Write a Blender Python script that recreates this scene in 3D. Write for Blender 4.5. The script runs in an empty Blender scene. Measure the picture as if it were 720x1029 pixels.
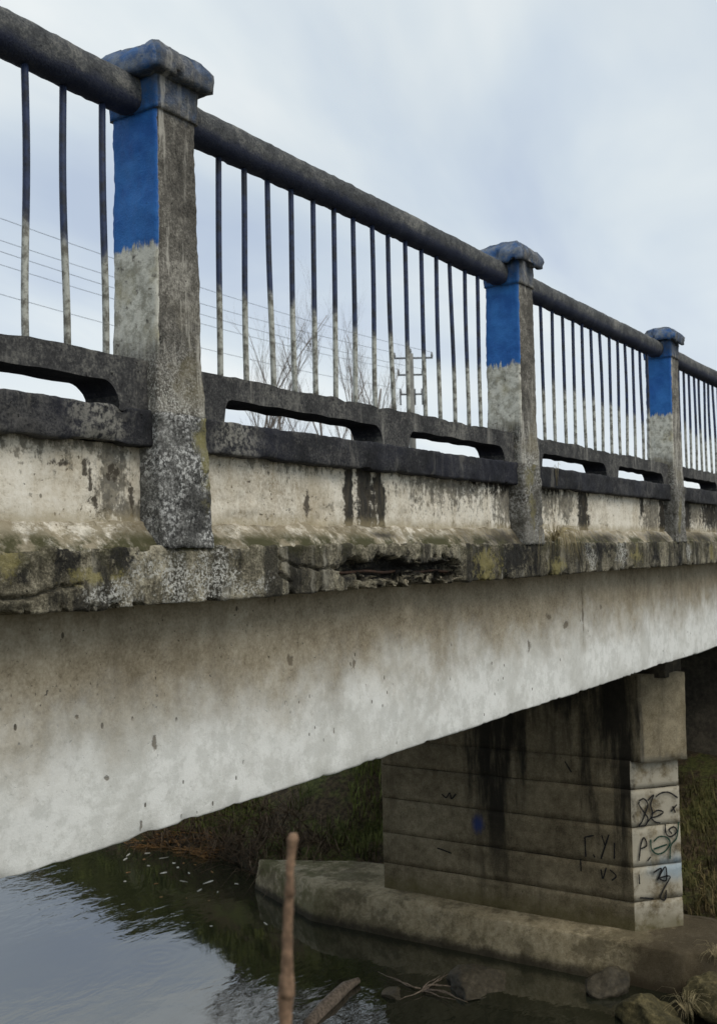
import bpy, bmesh, math, random
import numpy as np
from mathutils import Vector, Matrix
random.seed(7); rng = np.random.default_rng(7)
scn = bpy.context.scene
col = scn.collection

# ------------------------------------------------------------------ camera
cd = bpy.data.cameras.new('camera'); cam = bpy.data.objects.new('camera', cd); col.objects.link(cam)
Rv = Vector((0.541276, -0.840544, -0.022521)); Fv = Vector((0.840588, 0.540252, 0.039243))
Uv = Rv.cross(Fv).normalized(); Rv = Fv.cross(Uv).normalized()
cam.matrix_world = Matrix(((Rv.x, Uv.x, -Fv.x, 0), (Rv.y, Uv.y, -Fv.y, 0), (Rv.z, Uv.z, -Fv.z, 0), (0, 0, 0, 1)))
cd.sensor_fit = 'VERTICAL'; cd.sensor_height = 36; cd.lens = 1070/1029*36
cd.clip_start = .05; cd.clip_end = 3000
cd.dof.use_dof = True; cd.dof.focus_distance = 3.7; cd.dof.aperture_fstop = 8.0
scn.camera = cam

# ------------------------------------------------------------------ sky and sun
SUN_EL, SUN_AZ = math.radians(50), math.radians(-100)     # azimuth of the sun from +X, counter-clockwise
w = bpy.data.worlds.new('World'); scn.world = w; w.use_nodes = True
nt = w.node_tree; nt.nodes.clear()
def wn(t, **k):
    n = nt.nodes.new(t)
    for a, b in k.items(): setattr(n, a, b)
    return n
out = wn('ShaderNodeOutputWorld'); bg = wn('ShaderNodeBackground'); bg.inputs['Strength'].default_value = 0.1
sky = wn('ShaderNodeTexSky'); sky.sky_type = 'NISHITA'; sky.sun_disc = False
sky.sun_elevation = SUN_EL; sky.sun_rotation = math.pi/2 - SUN_AZ
tc = wn('ShaderNodeTexCoord'); sp = wn('ShaderNodeSeparateXYZ'); nt.links.new(tc.outputs['Generated'], sp.inputs[0])
zz = wn('ShaderNodeMath', operation='ADD'); zz.inputs[1].default_value = .22; nt.links.new(sp.outputs['Z'], zz.inputs[0])
za = wn('ShaderNodeMath', operation='MAXIMUM'); za.inputs[1].default_value = .08; nt.links.new(zz.outputs[0], za.inputs[0])
cb = wn('ShaderNodeCombineXYZ')
for i in 'XY':
    m = wn('ShaderNodeMath', operation='DIVIDE'); nt.links.new(sp.outputs[i], m.inputs[0]); nt.links.new(za.outputs[0], m.inputs[1])
    nt.links.new(m.outputs[0], cb.inputs[i])
mp = wn('ShaderNodeMapping'); mp.inputs['Rotation'].default_value = (0, 0, math.radians(-12)); mp.inputs['Scale'].default_value = (.62, 1.5, 1)
mp.inputs['Location'].default_value = (2.3, .4, 0)
nt.links.new(cb.outputs[0], mp.inputs[0])
def wnoise(s, d, r, dist):
    n = wn('ShaderNodeTexNoise'); n.inputs['Scale'].default_value = s; n.inputs['Detail'].default_value = d
    n.inputs['Roughness'].default_value = r; n.inputs['Distortion'].default_value = dist
    nt.links.new(mp.outputs[0], n.inputs['Vector']); return n
def wramp(f, stops):
    r = wn('ShaderNodeValToRGB'); e = r.color_ramp.elements
    while len(e) < len(stops): e.new(.5)
    for el, (p, c) in zip(e, stops): el.position = p; el.color = (*c, 1)
    nt.links.new(f, r.inputs[0]); return r
n1 = wnoise(1.15, 5, .5, .5)
K = 10.0
cl = wramp(n1.outputs[0], [(.34, (.49*K/10, .565*K/10, .68*K/10)), (.46, (.585*K/10, .66*K/10, .73*K/10)), (.56, (.68*K/10, .74*K/10, .77*K/10)), (.68, (.80*K/10, .83*K/10, .83*K/10))])
cs = wn('ShaderNodeVectorMath', operation='SCALE'); cs.inputs['Scale'].default_value = 10; 
hz = wn('ShaderNodeMapRange'); hz.inputs[1].default_value = .30; hz.inputs[2].default_value = .0; hz.inputs[3].default_value = 0.; hz.inputs[4].default_value = .6; nt.links.new(sp.outputs['Z'], hz.inputs[0])
hm = wn('ShaderNodeMix', data_type='RGBA'); hm.inputs[7].default_value = (.80, .845, .86, 1); nt.links.new(hz.outputs[0], hm.inputs[0]); nt.links.new(cl.outputs[0], hm.inputs[6]); nt.links.new(hm.outputs[2], cs.inputs[0])
n2 = wnoise(.8, 3, .5, .2)
cov = wramp(n2.outputs[0], [(.3, (.80,)*3), (.6, (.97,)*3)])
mx = wn('ShaderNodeMix', data_type='RGBA')
nt.links.new(cov.outputs[0], mx.inputs[0]); nt.links.new(sky.outputs[0], mx.inputs[6]); nt.links.new(cs.outputs[0], mx.inputs[7])
nt.links.new(mx.outputs[2], bg.inputs['Color']); nt.links.new(bg.outputs[0], out.inputs[0])

sl = bpy.data.lights.new('sun', 'SUN'); sl.energy = 1.5; sl.angle = math.radians(40); sl.color = (1, .91, .78)
so = bpy.data.objects.new('sun', sl); col.objects.link(so)
sd = Vector((math.cos(SUN_EL)*math.cos(SUN_AZ), math.cos(SUN_EL)*math.sin(SUN_AZ), math.sin(SUN_EL)))
so.rotation_euler = sd.to_track_quat('Z', 'Y').to_euler(); so.location = sd*40
vs = scn.view_settings; vs.view_transform = 'Standard'; vs.look = 'None'; vs.gamma = 1; vs.exposure = 0.18; vs.use_curve_mapping = False

# ------------------------------------------------------------------ helpers
def lin(r, g, b):
    f = lambda c: (c/255/12.92 if c/255 <= .04045 else ((c/255+.055)/1.055)**2.4)
    return (f(r), f(g), f(b))
def hash3(i, j, k, s):
    n = (i*374761393 + j*668265263 + k*2147483647 + s*974711) & 0xFFFFFFFF
    n = ((n ^ (n >> 13))*1274126177) & 0xFFFFFFFF
    return ((n ^ (n >> 16)) & 0xFFFF)/65535.0
def vnoise(p, s=0):
    p = np.asarray(p, float); i = np.floor(p).astype(np.int64); f = p-i; f = f*f*(3-2*f); r = 0
    for a in (0, 1):
        for b in (0, 1):
            for c in (0, 1):
                wgt = (f[:, 0] if a else 1-f[:, 0])*(f[:, 1] if b else 1-f[:, 1])*(f[:, 2] if c else 1-f[:, 2])
                r = r+wgt*hash3(i[:, 0]+a, i[:, 1]+b, i[:, 2]+c, s)
    return r*2-1
def fbm(p, scale, octs=4, s=0, gain=.55):
    r = 0; a = 1.0; p = np.asarray(p)*scale
    for o in range(octs):
        r = r+a*vnoise(p, s+o*17); p = p*2.03+3.1; a *= gain
    return r
def smooth(a, b, x): t = np.clip((x-a)/(b-a), 0, 1); return t*t*(3-2*t)
def tag(o, label=None, cat=None, group=None, kind=None):
    if label: o['label'] = label
    if cat: o['category'] = cat
    if group: o['group'] = group
    if kind: o['kind'] = kind
    return o
def empty(name, loc, label, cat, group=None):
    o = bpy.data.objects.new(name, None); col.objects.link(o); o.location = loc; o.empty_display_size = .1
    return tag(o, label, cat, group)
def mesh(name, verts, faces, mat, parent=None, disp=None, flat=False, origin=None, recalc=True):
    """one mesh object from world-space vertices; disp(co) -> offset along the vertex normal"""
    v = np.array(verts, float)
    me = bpy.data.meshes.new(name)
    me.from_pydata(v.tolist(), [], [tuple(f) for f in faces]); me.update()
    if recalc:
        bm = bmesh.new(); bm.from_mesh(me); bmesh.ops.recalc_face_normals(bm, faces=bm.faces[:]); bm.to_mesh(me); bm.free()
    if disp is not None:
        nr = np.empty(len(v)*3); me.vertices.foreach_get('normal', nr); nr = nr.reshape(-1, 3)
        v = v+nr*np.asarray(disp(v))[:, None]
    off = np.array(parent.location) if parent else (np.array(origin) if origin is not None else np.zeros(3))
    if parent and parent.parent: off = off+np.array(parent.parent.location)
    me.vertices.foreach_set('co', (v-off).ravel()); me.update()
    if not flat: me.polygons.foreach_set('use_smooth', [True]*len(me.polygons))
    me.materials.append(mat)
    o = bpy.data.objects.new(name, me); col.objects.link(o)
    if parent: o.parent = parent
    elif origin is not None: o.location = origin
    return o
def resample(pts, step, closed=True):
    pts = [np.array(p, float) for p in pts]; outp = []
    n = len(pts)
    for i in range(n if closed else n-1):
        a, b = pts[i], pts[(i+1) % n]; k = max(1, int(np.ceil(np.linalg.norm(b-a)/step)))
        outp += [a+(b-a)*t/k for t in range(k)]
    if not closed: outp.append(pts[-1])
    return np.array(outp)
def rpoly(pts, r, seg=3):
    """round the corners of a closed polygon"""
    n = len(pts); o = []
    for i in range(n):
        p = np.array(pts[i], float); a = np.array(pts[i-1], float)-p; b = np.array(pts[(i+1) % n], float)-p
        la, lb = np.linalg.norm(a), np.linalg.norm(b); rr = min(r, la*.4, lb*.4); A = p+a/la*rr; B = p+b/lb*rr
        for t in np.linspace(0, 1, seg+1): o.append((1-t)**2*A+2*t*(1-t)*p+t*t*B)
    return o
def sweep(rings):
    """rings: (S,P,3) closed loops joined in order, closed with end caps"""
    R = np.array(rings); S, P = R.shape[:2]; v = R.reshape(-1, 3); f = []
    for s in range(S-1):
        for p in range(P):
            q = (p+1) % P; f.append((s*P+p, s*P+q, (s+1)*P+q, (s+1)*P+p))
    f.append(tuple(range(P-1, -1, -1))); f.append(tuple((S-1)*P+p for p in range(P)))
    return v, f
def prism_x(prof, xs, step=.03, r=.006, fine=None):
    """profile in (Y,Z), counter-clockwise seen from -X reversed; swept along xs"""
    pr = resample(rpoly(prof, r), step)
    if fine is not None:
        rp = rpoly(prof, r)
        pr = [p for a, b in zip(rp, rp[1:]+rp[:1]) for p in resample([a, b], step if .5*(a[0]+b[0]) < fine else .12, False)[:-1]]
    return sweep([[(x, p[0], p[1]) for p in pr] for x in xs])
def prism_z(plan, zs, step=.03, r=.006, scale=None):
    pr = resample(rpoly(plan, r), step)
    return sweep([[(p[0], p[1], z) for p in pr] for z in zs])
def steps(a, b, s): return np.linspace(a, b, max(2, int(round((b-a)/s))+1))
def tube(path, rad, sides=6):
    path = np.array(path, float); n = len(path); rad = np.broadcast_to(rad, (n,))
    t = np.gradient(path, axis=0); t /= np.linalg.norm(t, axis=1)[:, None]+1e-9
    up = np.array([0, 0, 1.]) if abs(t[0][2]) < .9 else np.array([1., 0, 0]); R = []
    for i in range(n):
        a = np.cross(t[i], up); a /= np.linalg.norm(a)+1e-9; b = np.cross(t[i], a)
        R.append([path[i]+rad[i]*(math.cos(k)*a+math.sin(k)*b) for k in np.linspace(0, 2*math.pi, sides, endpoint=False)])
    return sweep(R)
def join(lst):
    V = []; Fc = []; k = 0
    for v, f in lst:
        V.append(np.array(v)); Fc += [tuple(i+k for i in q) for q in f]; k += len(v)
    return np.concatenate(V), Fc

# ------------------------------------------------------------------ node materials
class Mt:
    def __init__(s, name):
        s.m = bpy.data.materials.new(name); s.m.use_nodes = True; s.t = s.m.node_tree; s.b = s.t.nodes['Principled BSDF']
        g = s.t.nodes.new('ShaderNodeNewGeometry'); s.pos = g.outputs['Position']; s.nor = g.outputs['Normal']
        q = s.t.nodes.new('ShaderNodeSeparateXYZ'); s.t.links.new(s.pos, q.inputs[0]); s.x, s.y, s.z = q.outputs
        q = s.t.nodes.new('ShaderNodeSeparateXYZ'); s.t.links.new(s.nor, q.inputs[0]); s.nx, s.ny, s.nz = q.outputs
    def put(s, i, v):
        if hasattr(v, 'is_linked'): s.t.links.new(v, i)
        elif isinstance(v, (tuple, list)): i.default_value = (*v, 1) if (i.type == 'RGBA' and len(v) == 3) else v
        else: i.default_value = v
    def math(s, op, a, b=0., c=None, clamp=False):
        n = s.t.nodes.new('ShaderNodeMath'); n.operation = op; n.use_clamp = clamp; s.put(n.inputs[0], a); s.put(n.inputs[1], b)
        if c is not None: s.put(n.inputs[2], c)
        return n.outputs[0]
    def vec(s, sx, sy, sz, off=(0, 0, 0)):
        n = s.t.nodes.new('ShaderNodeMapping'); s.t.links.new(s.pos, n.inputs[0]); n.inputs['Scale'].default_value = (sx, sy, sz)
        n.inputs['Location'].default_value = off; return n.outputs[0]
    def noise(s, scale, det=4, ro=.6, vec=None, dist=0., off=0.):
        n = s.t.nodes.new('ShaderNodeTexNoise'); n.inputs['Scale'].default_value = scale; n.inputs['Detail'].default_value = det
        n.inputs['Roughness'].default_value = ro; n.inputs['Distortion'].default_value = dist
        s.t.links.new(vec if vec is not None else s.vec(1, 1, 1, (off, off*1.7, off*.6)), n.inputs['Vector']); return n.outputs[0]
    def voro(s, scale, vec=None, feat='F1'):
        n = s.t.nodes.new('ShaderNodeTexVoronoi'); n.feature = feat; n.inputs['Scale'].default_value = scale
        s.t.links.new(vec if vec is not None else s.pos, n.inputs['Vector']); return n.outputs['Distance']
    def mr(s, v, a, b, c=0., d=1.):
        n = s.t.nodes.new('ShaderNodeMapRange'); n.interpolation_type = 'SMOOTHSTEP'
        s.put(n.inputs[0], v)
        for i, q in zip((1, 2, 3, 4), (a, b, c, d)): n.inputs[i].default_value = q
        return n.outputs[0]
    def mix(s, f, a, b, mode='MIX'):
        n = s.t.nodes.new('ShaderNodeMix'); n.data_type = 'RGBA'; n.blend_type = mode
        s.put(n.inputs[0], f); s.put(n.inputs[6], a); s.put(n.inputs[7], b); return n.outputs[2]
    def mul(s, a, b): return s.math('MULTIPLY', a, b)
    def mx(s, a, b): return s.math('MAXIMUM', a, b)
    def ramp(s, f, stops):
        r = s.t.nodes.new('ShaderNodeValToRGB'); e = r.color_ramp.elements
        while len(e) < len(stops): e.new(.5)
        for el, (p, c) in zip(e, stops): el.position = p; el.color = (*c, 1)
        s.t.links.new(f, r.inputs[0]); return r.outputs[0]
    def spot(s, cx, cz, rx, rz, nz=None, amp=.8, axis='x', soft=.55):
        """soft-edged stain with a ragged outline around a place on the surface"""
        u = s.math('DIVIDE', s.math('SUBTRACT', s.x if axis == 'x' else s.y, cx), rx)
        v = s.math('DIVIDE', s.math('SUBTRACT', s.z, cz), rz)
        d = s.math('SQRT', s.math('ADD', s.mul(u, u), s.mul(v, v)))
        if nz is not None: d = s.math('ADD', d, s.mul(s.math('SUBTRACT', nz, .5), amp*2))
        return s.mr(d, 1.0, 1.0-soft)
    def spots(s, lst, nz=None, amp=.8, axis='x', soft=.55):
        r = None
        for q in lst:
            a = s.spot(*q, nz=nz, amp=amp, axis=axis, soft=soft); r = a if r is None else s.mx(r, a)
        return r
    def finish(s, colr, rough=.9, bump=None, strength=.5, dist=.01, spec=.3):
        s.put(s.b.inputs['Base Color'], colr); s.put(s.b.inputs['Roughness'], rough); s.b.inputs['Specular IOR Level'].default_value = spec
        if bump is not None:
            n = s.t.nodes.new('ShaderNodeBump'); n.inputs['Strength'].default_value = strength; n.inputs['Distance'].default_value = dist
            s.t.links.new(bump, n.inputs['Height']); s.t.links.new(n.outputs[0], s.b.inputs['Normal'])
        return s.m
    def crete(s, dark, mid, light, sc=1., off=0.):
        """weathered concrete: blotches, grain, pits; returns colour and height"""
        a = s.noise(2.3*sc, 6, .68, off=off); b = s.noise(17*sc, 8, .75, off=off+3); g = s.noise(120*sc, 4, .7, off=off+5)
        f = s.math('ADD', s.mul(a, .42), s.math('ADD', s.mul(b, .42), s.mul(g, .36)))
        c = s.ramp(f, [(.47, dark), (.60, mid), (.73, light)])
        pits = s.mr(s.noise(75*sc, 3, .6, off=off+9), .26, .36)
        c = s.mix(s.math('SUBTRACT', 1., pits), c, tuple(q*.25 for q in dark))
        h = s.math('ADD', s.mul(b, .6), s.math('ADD', s.mul(g, .35), s.mul(pits, .35)))
        return c, h, a, b, g

def m_edge_beam():
    s = Mt('edge beam concrete'); c, h, a, b, g = s.crete(lin(32, 30, 25), lin(100, 95, 80), lin(178, 171, 150), 1.1)
    st = s.noise(1, 6, .7, vec=s.vec(9, 9, 1.6))
    c = s.mix(s.mul(s.mr(st, .46, .58), .8), c, lin(27, 26, 23))
    st2 = s.noise(1, 6, .7, vec=s.vec(13, 13, 2.4, (4, 0, 0)))
    c = s.mix(s.mul(s.mr(st2, .54, .68), .5), c, lin(172, 168, 154))
    nz = s.math('ADD', s.mul(s.noise(11, 5, .7, off=2), .6), s.mul(s.noise(55, 4, .7, off=7), .4))
    lich = s.spots([(2.36, -.05, .24, .13), (2.05, -.10, .12, .05), (2.62, -.1, .1, .05), (6.1, -.02, .10, .12), (7.5, -.05, .06, .1), (5.6, -.03, .12, .1)], nz, 2.6, soft=.7)
    gr = s.mr(s.noise(105, 4, .75, off=1), .46, .56)
    c = s.mix(s.mul(lich, s.mul(gr, .9)), c, lin(200, 200, 194))
    blk = s.spots([(1.88, -.01, .06, .06), (1.74, -.03, .05, .04), (2.06, .01, .05, .05), (3.62, -.055, .58, .055), (4.62, -.03, .24, .13), (5.75, .0, .25, .06), (6.75, -.04, .14, .1), (7.3, -.05, .06, .1)], nz, 2.6, soft=.6)  # black blotches; the long one paints shadow as well as dirt into the pocket
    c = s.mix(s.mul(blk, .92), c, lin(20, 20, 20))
    moss = s.spots([(4.29, -.06, .14, .09), (5.1, -.08, .16, .06), (6.38, -.05, .12, .08), (8.1, -.05, .12, .07), (1.95, -.04, .10, .03), (1.70, .0, .06, .05)], nz, 3., soft=.8)
    c = s.mix(s.mul(moss, .7), c, lin(138, 130, 84))
    gm = s.mul(s.mr(s.noise(6, 6, .75, off=8), .48, .62), s.mr(s.z, -.06, .045))
    c = s.mix(s.mul(gm, .7), c, lin(62, 61, 38))
    return s.finish(c, .95, h, 1., .016)

def m_fascia(fillet=False):
    s = Mt('whitewashed fascia'); c, h, a, b, g = s.crete(lin(164, 154, 136), lin(214, 208, 194), lin(230, 226, 216), .8)
    wv = s.noise(1, 5, .6, vec=s.vec(5, 5, .9))
    nz = s.math('ADD', s.mul(s.noise(1, 6, .75, vec=s.vec(24, 24, 7)), .55), s.mul(s.noise(40, 5, .75, off=4), .45))
    c = s.mix(s.mul(s.mr(wv, .5, .68), .4), c, lin(164, 148, 118))
    peel = s.mr(s.noise(8, 6, .72, off=6), .62, .65)
    c = s.mix(s.mul(peel, .6), c, lin(112, 106, 92))
    small = s.mr(s.voro(22, s.vec(1, 1, .8)), .07, .13, 1, 0)
    c = s.mix(s.mul(s.mul(small, s.mr(s.noise(5, 2, .5, off=11), .55, .62)), .75), c, lin(86, 80, 66))
    if not fillet:
        grime = s.spots([(4.15, .37, .62, .21), (4.70, .28, .25, .26), (5.2, .37, .40, .24), (5.45, .25, .16, .14), (6.95, .22, .28, .24), (7.9, .30, .5, .2), (8.6, .22, .5, .25), (1.85, .37, .5, .11), (2.12, .24, .08, .2), (2.9, .37, .5, .09), (6.2, .37, .4, .09), (2.2, .13, .16, .05)], nz, 2.8, soft=.55)
        c = s.mix(s.mul(grime, .82), c, s.mix(s.mr(s.noise(30, 5, .75, off=21), .42, .58), lin(58, 56, 49), lin(112, 107, 94)))
        blk = s.spots([(3.315, .20, .045, .26), (3.43, .24, .09, .26), (3.53, .20, .05, .22), (4.87, .20, .10, .26), (4.60, .35, .35, .09), (5.71, .20, .10, .28), (5.2, .35, .35, .07), (7.18, .2, .09, .26), (7.75, .2, .14, .26), (8.4, .24, .3, .14), (6.75, .26, .05, .12)], nz, 2.2, soft=.4)
        c = s.mix(s.mul(blk, .96), c, s.mix(s.mr(s.noise(1, 5, .7, vec=s.vec(40, 40, 8)), .46, .6), lin(20, 19, 17), lin(54, 48, 38)))
        fine = s.noise(45, 5, .7, off=4)
        crk = s.spots([(3.045, .18, .024, .055), (2.035, .21, .008, .06), (2.015, .25, .012, .03), (2.055, .16, .012, .03), (1.93, .255, .03, .012), (2.12, .25, .03, .03), (2.19, .17, .012, .05)], fine, 2.)
        c = s.mix(s.mul(crk, .9), c, lin(62, 56, 48))
        band = s.mul(s.mr(s.math('ADD', s.z, s.mul(s.math('SUBTRACT', nz, .5), .12)), .15, .10), .6); c = s.mix(band, c, lin(150, 138, 108))
    else:
        nz = s.noise(18, 7, .75, off=4)
        c = s.mix(s.mul(s.mr(nz, .38, .56), .85), c, lin(122, 112, 88))
        c = s.mix(s.mul(s.mr(s.noise(3.5, 6, .7, off=17), .46, .6), .7), c, lin(92, 84, 64))
        gm = s.mul(s.mr(s.noise(7, 6, .75, off=12), .40, .56), s.mr(s.z, .09, .05))
        c = s.mix(gm, c, lin(66, 65, 42))
        blk = s.spots([(4.6, .06, .55, .06), (5.9, .06, .4, .05), (6.9, .06, .4, .06), (3.5, .07, .15, .02), (8, .06, .5, .06)], nz, 1.6, soft=.9)
        c = s.mix(s.mul(blk, .85), c, lin(48, 44, 37))
    return s.finish(c, .9, s.math('SUBTRACT', h, s.mul(peel, .6)), .7, .008)

def m_sill():
    s = Mt('sooty concrete'); c, h, a, b, g = s.crete(lin(17, 18, 21), lin(38, 39, 43), lin(86, 85, 84))
    nz = s.noise(10, 5, .7, off=5)
    near = s.spots([(2.02, .38, .16, .1), (2.62, .38, .14, .1)], nz, .9)
    c = s.mix(s.mul(near, s.mul(s.mr(s.noise(60, 4, .7, off=2), .4, .6), .7)), c, lin(150, 148, 140))
    st = s.noise(1, 5, .65, vec=s.vec(10, 10, 1.5, (2, 0, 0)))
    c = s.mix(s.mul(s.mr(st, .56, .68), .5), c, lin(118, 116, 110))
    blu = s.mr(s.noise(2.1, 4, .6, off=14), .45, .62)
    c = s.mix(s.mul(blu, .45), c, lin(30, 33, 48))
    return s.finish(c, .92, h, .8, .01)

def m_panel():
    s = Mt('dark rail concrete'); c, h, a, b, g = s.crete(lin(26, 27, 29), lin(62, 62, 63), lin(118, 117, 112))
    st = s.noise(1, 5, .65, vec=s.vec(12, 12, 1.5, (7, 0, 0)))
    c = s.mix(s.mul(s.mr(st, .56, .7), .5), c, lin(150, 148, 142))
    up = s.mr(s.nz, -.2, -.6)  # down-facing mask: shade of underside and slot soffits painted into the colour
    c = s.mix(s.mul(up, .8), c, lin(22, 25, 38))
    return s.finish(c, .92, h, .8, .01)

def m_handrail():
    s = Mt('handrail concrete'); c, h, a, b, g = s.crete(lin(34, 36, 39), lin(74, 76, 78), lin(128, 127, 122), 1.2)
    navy = s.mul(s.mr(s.math('ADD', s.nz, s.mul(s.math('SUBTRACT', s.noise(14, 4, .6), .5), .6)), .0, -.45), .75)  # navy paint on the underside, most of it shading put into the colour
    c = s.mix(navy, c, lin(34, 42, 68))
    return s.finish(c, .85, h, .7, .008)

def m_post():
    s = Mt('painted post concrete'); c, h, a, b, g = s.crete(lin(40, 39, 36), lin(98, 95, 89), lin(166, 163, 154), 1.3)
    st = s.noise(1, 6, .7, vec=s.vec(26, 26, 2.4))
    c = s.mix(s.mul(s.mr(st, .53, .64), .7), c, lin(186, 183, 174))
    fl = s.mul(s.mr(s.noise(150, 3, .7, off=1), .50, .60), s.mr(s.z, .75, .35))
    c = s.mix(s.mul(fl, .75), c, lin(205, 205, 198))
    brown = s.mul(s.mr(s.noise(6, 4, .6, off=9), .45, .6), s.mul(s.mr(s.z, .40, .5), s.mr(s.z, .8, .55)))
    c = s.mix(s.mul(brown, .5), c, lin(104, 96, 70))
    # blue and white paint on the end face of the post, worn at the arris and running at the join
    nz = s.noise(30, 5, .7, off=3); drip = s.noise(1, 3, .6, vec=s.vec(70, 70, 6))
    face = s.mr(s.math('SUBTRACT', s.mul(s.nx, -1.), s.mul(s.math('SUBTRACT', nz, .5), .55)), .55, .68)
    zb = s.math('ADD', s.z, s.math('ADD', s.mul(s.math('SUBTRACT', nz, .5), .05), s.mul(s.math('SUBTRACT', drip, .5), .10)))
    white = s.mul(face, s.mul(s.mr(zb, .56, .66), s.mr(nz, .70, .56)))
    wcol = s.mix(s.mr(s.noise(22, 6, .75, off=6), .42, .62), lin(212, 211, 200), lin(160, 158, 145))
    wcol = s.mix(s.mul(s.mr(s.noise(5, 4, .6, off=7), .5, .66), .7), wcol, lin(168, 160, 128))
    c = s.mix(white, c, wcol)
    bcol = s.mix(s.mr(s.noise(7, 5, .7, off=8), .35, .65), lin(30, 90, 164), lin(48, 114, 186))
    blue = s.mul(s.mul(face, s.mr(zb, .892, .915)), s.mr(zb, 1.9, 1.8))
    capw = s.mul(s.mr(s.z, 1.34, 1.42), s.mr(s.noise(13, 5, .7, off=31), .40, .58)); c = s.mix(s.mul(s.mul(blue, s.mr(nz, .80, .70)), s.math('SUBTRACT', 1., s.mul(capw, .8))), c, bcol)
    # overspray on the neck and cap
    ov = s.mul(s.mr(zb, 1.27, 1.33), s.mr(s.math('SUBTRACT', s.mul(s.nx, -1.), s.mul(s.math('SUBTRACT', s.noise(9, 4, .6, off=5), .5), 1.6)), -.55, .5))
    c = s.mix(s.mul(ov, .72), c, s.mix(s.mr(s.noise(26, 5, .7, off=2), .38, .62), lin(34, 74, 118), lin(62, 76, 94)))
    topw = s.mul(s.mr(s.z, 1.36, 1.42), s.mr(s.nx, -.3, .3)); c = s.mix(s.mul(topw, .6), c, lin(58, 66, 80))
    return s.finish(c, s.mr(blue, 0, 1, .92, .6), s.math('SUBTRACT', h, s.mul(blue, .0)), .75, .008)

def m_pilaster():
    s = Mt('lichened pilaster'); c, h, a, b, g = s.crete(lin(32, 32, 32), lin(96, 96, 94), lin(172, 172, 168), 1.2)
    gr = s.mr(s.noise(80, 5, .78, off=1), .48, .58)
    c = s.mix(s.mul(gr, s.mul(s.mr(s.noise(9, 5, .7, off=2), .38, .60), .9)), c, lin(205, 206, 204))
    nz = s.noise(20, 5, .7, off=4)
    moss = s.spots([(2.405, .37, .05, .10), (2.43, .24, .04, .16), (4.79, .36, .07, .12), (4.80, .2, .05, .14), (7.3, .2, .06, .2)], nz, 1.8, soft=1.)
    c = s.mix(s.mul(moss, .75), c, lin(136, 130, 84))
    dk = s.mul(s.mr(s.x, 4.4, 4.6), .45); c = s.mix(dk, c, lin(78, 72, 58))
    return s.finish(c, .95, h, 1., .012)

def m_girder():
    s = Mt('girder concrete'); c, h, a, b, g = s.crete(lin(108, 98, 80), lin(146, 136, 116), lin(174, 165, 146), .8)
    st = s.noise(1, 5, .6, vec=s.vec(4, 4, .6)); c = s.mix(s.mul(s.mr(st, .5, .7), .45), c, lin(104, 95, 78))
    nz = s.noise(7, 6, .62, off=3); nl = s.noise(1.6, 3, .5, off=6)
    zb = s.math('ADD', s.z, s.math('ADD', s.mul(s.math('SUBTRACT', nz, .5), .34), s.mul(s.math('SUBTRACT', nl, .5), .30)))
    wash = s.mr(zb, -.28, -.66)
    wc = s.mix(s.mr(s.noise(14, 8, .74, off=5), .44, .58), lin(226, 228, 226), lin(206, 208, 205))
    wc = s.mix(s.mul(s.mr(s.noise(3, 6, .65, off=25), .46, .62), .6), wc, lin(190, 191, 186))
    c = s.mix(s.mul(wash, .93), c, wc)
    # pits and small dark scars
    p1 = s.mr(s.voro(9, s.vec(1.5, 1, .9)), .055, .085, 1, 0); k1 = s.mr(s.noise(3.1, 3, .6, off=15), .52, .58)
    p2 = s.mr(s.voro(30, s.vec(1, 1, .55, (3, 1, 0))), .10, .14, 1, 0); k2 = s.mr(s.noise(4, 3, .6, off=18), .58, .64)
    sc = s.mx(s.mul(p1, k1), s.mul(p2, k2)); c = s.mix(s.mul(sc, .85), c, lin(62, 55, 44))
    f2 = s.noise(24, 5, .7, off=4)
    sp = s.spots([(3.03, -.37, .020, .020), (5.36, -.36, .035, .022), (5.6, -.42, .035, .022), (6.16, -.35, .03, .02), (2.16, -.62, .010, .010), (2.35, -.55, .010, .018), (5.86, -.39, .016, .13), (5.1, -.5, .03, .03), (3.44, -.43, .02, .03), (2.05, -.43, .01, .01), (2.29, -.78, .006, .016), (3.3, -.66, .006, .016)], f2, 1.8)
    c = s.mix(s.mul(sp, .7), c, lin(84, 74, 58))
    return s.finish(c, .85, s.math('SUBTRACT', h, s.mul(s.mx(sc, sp), 1.5)), .45, .008)

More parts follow.
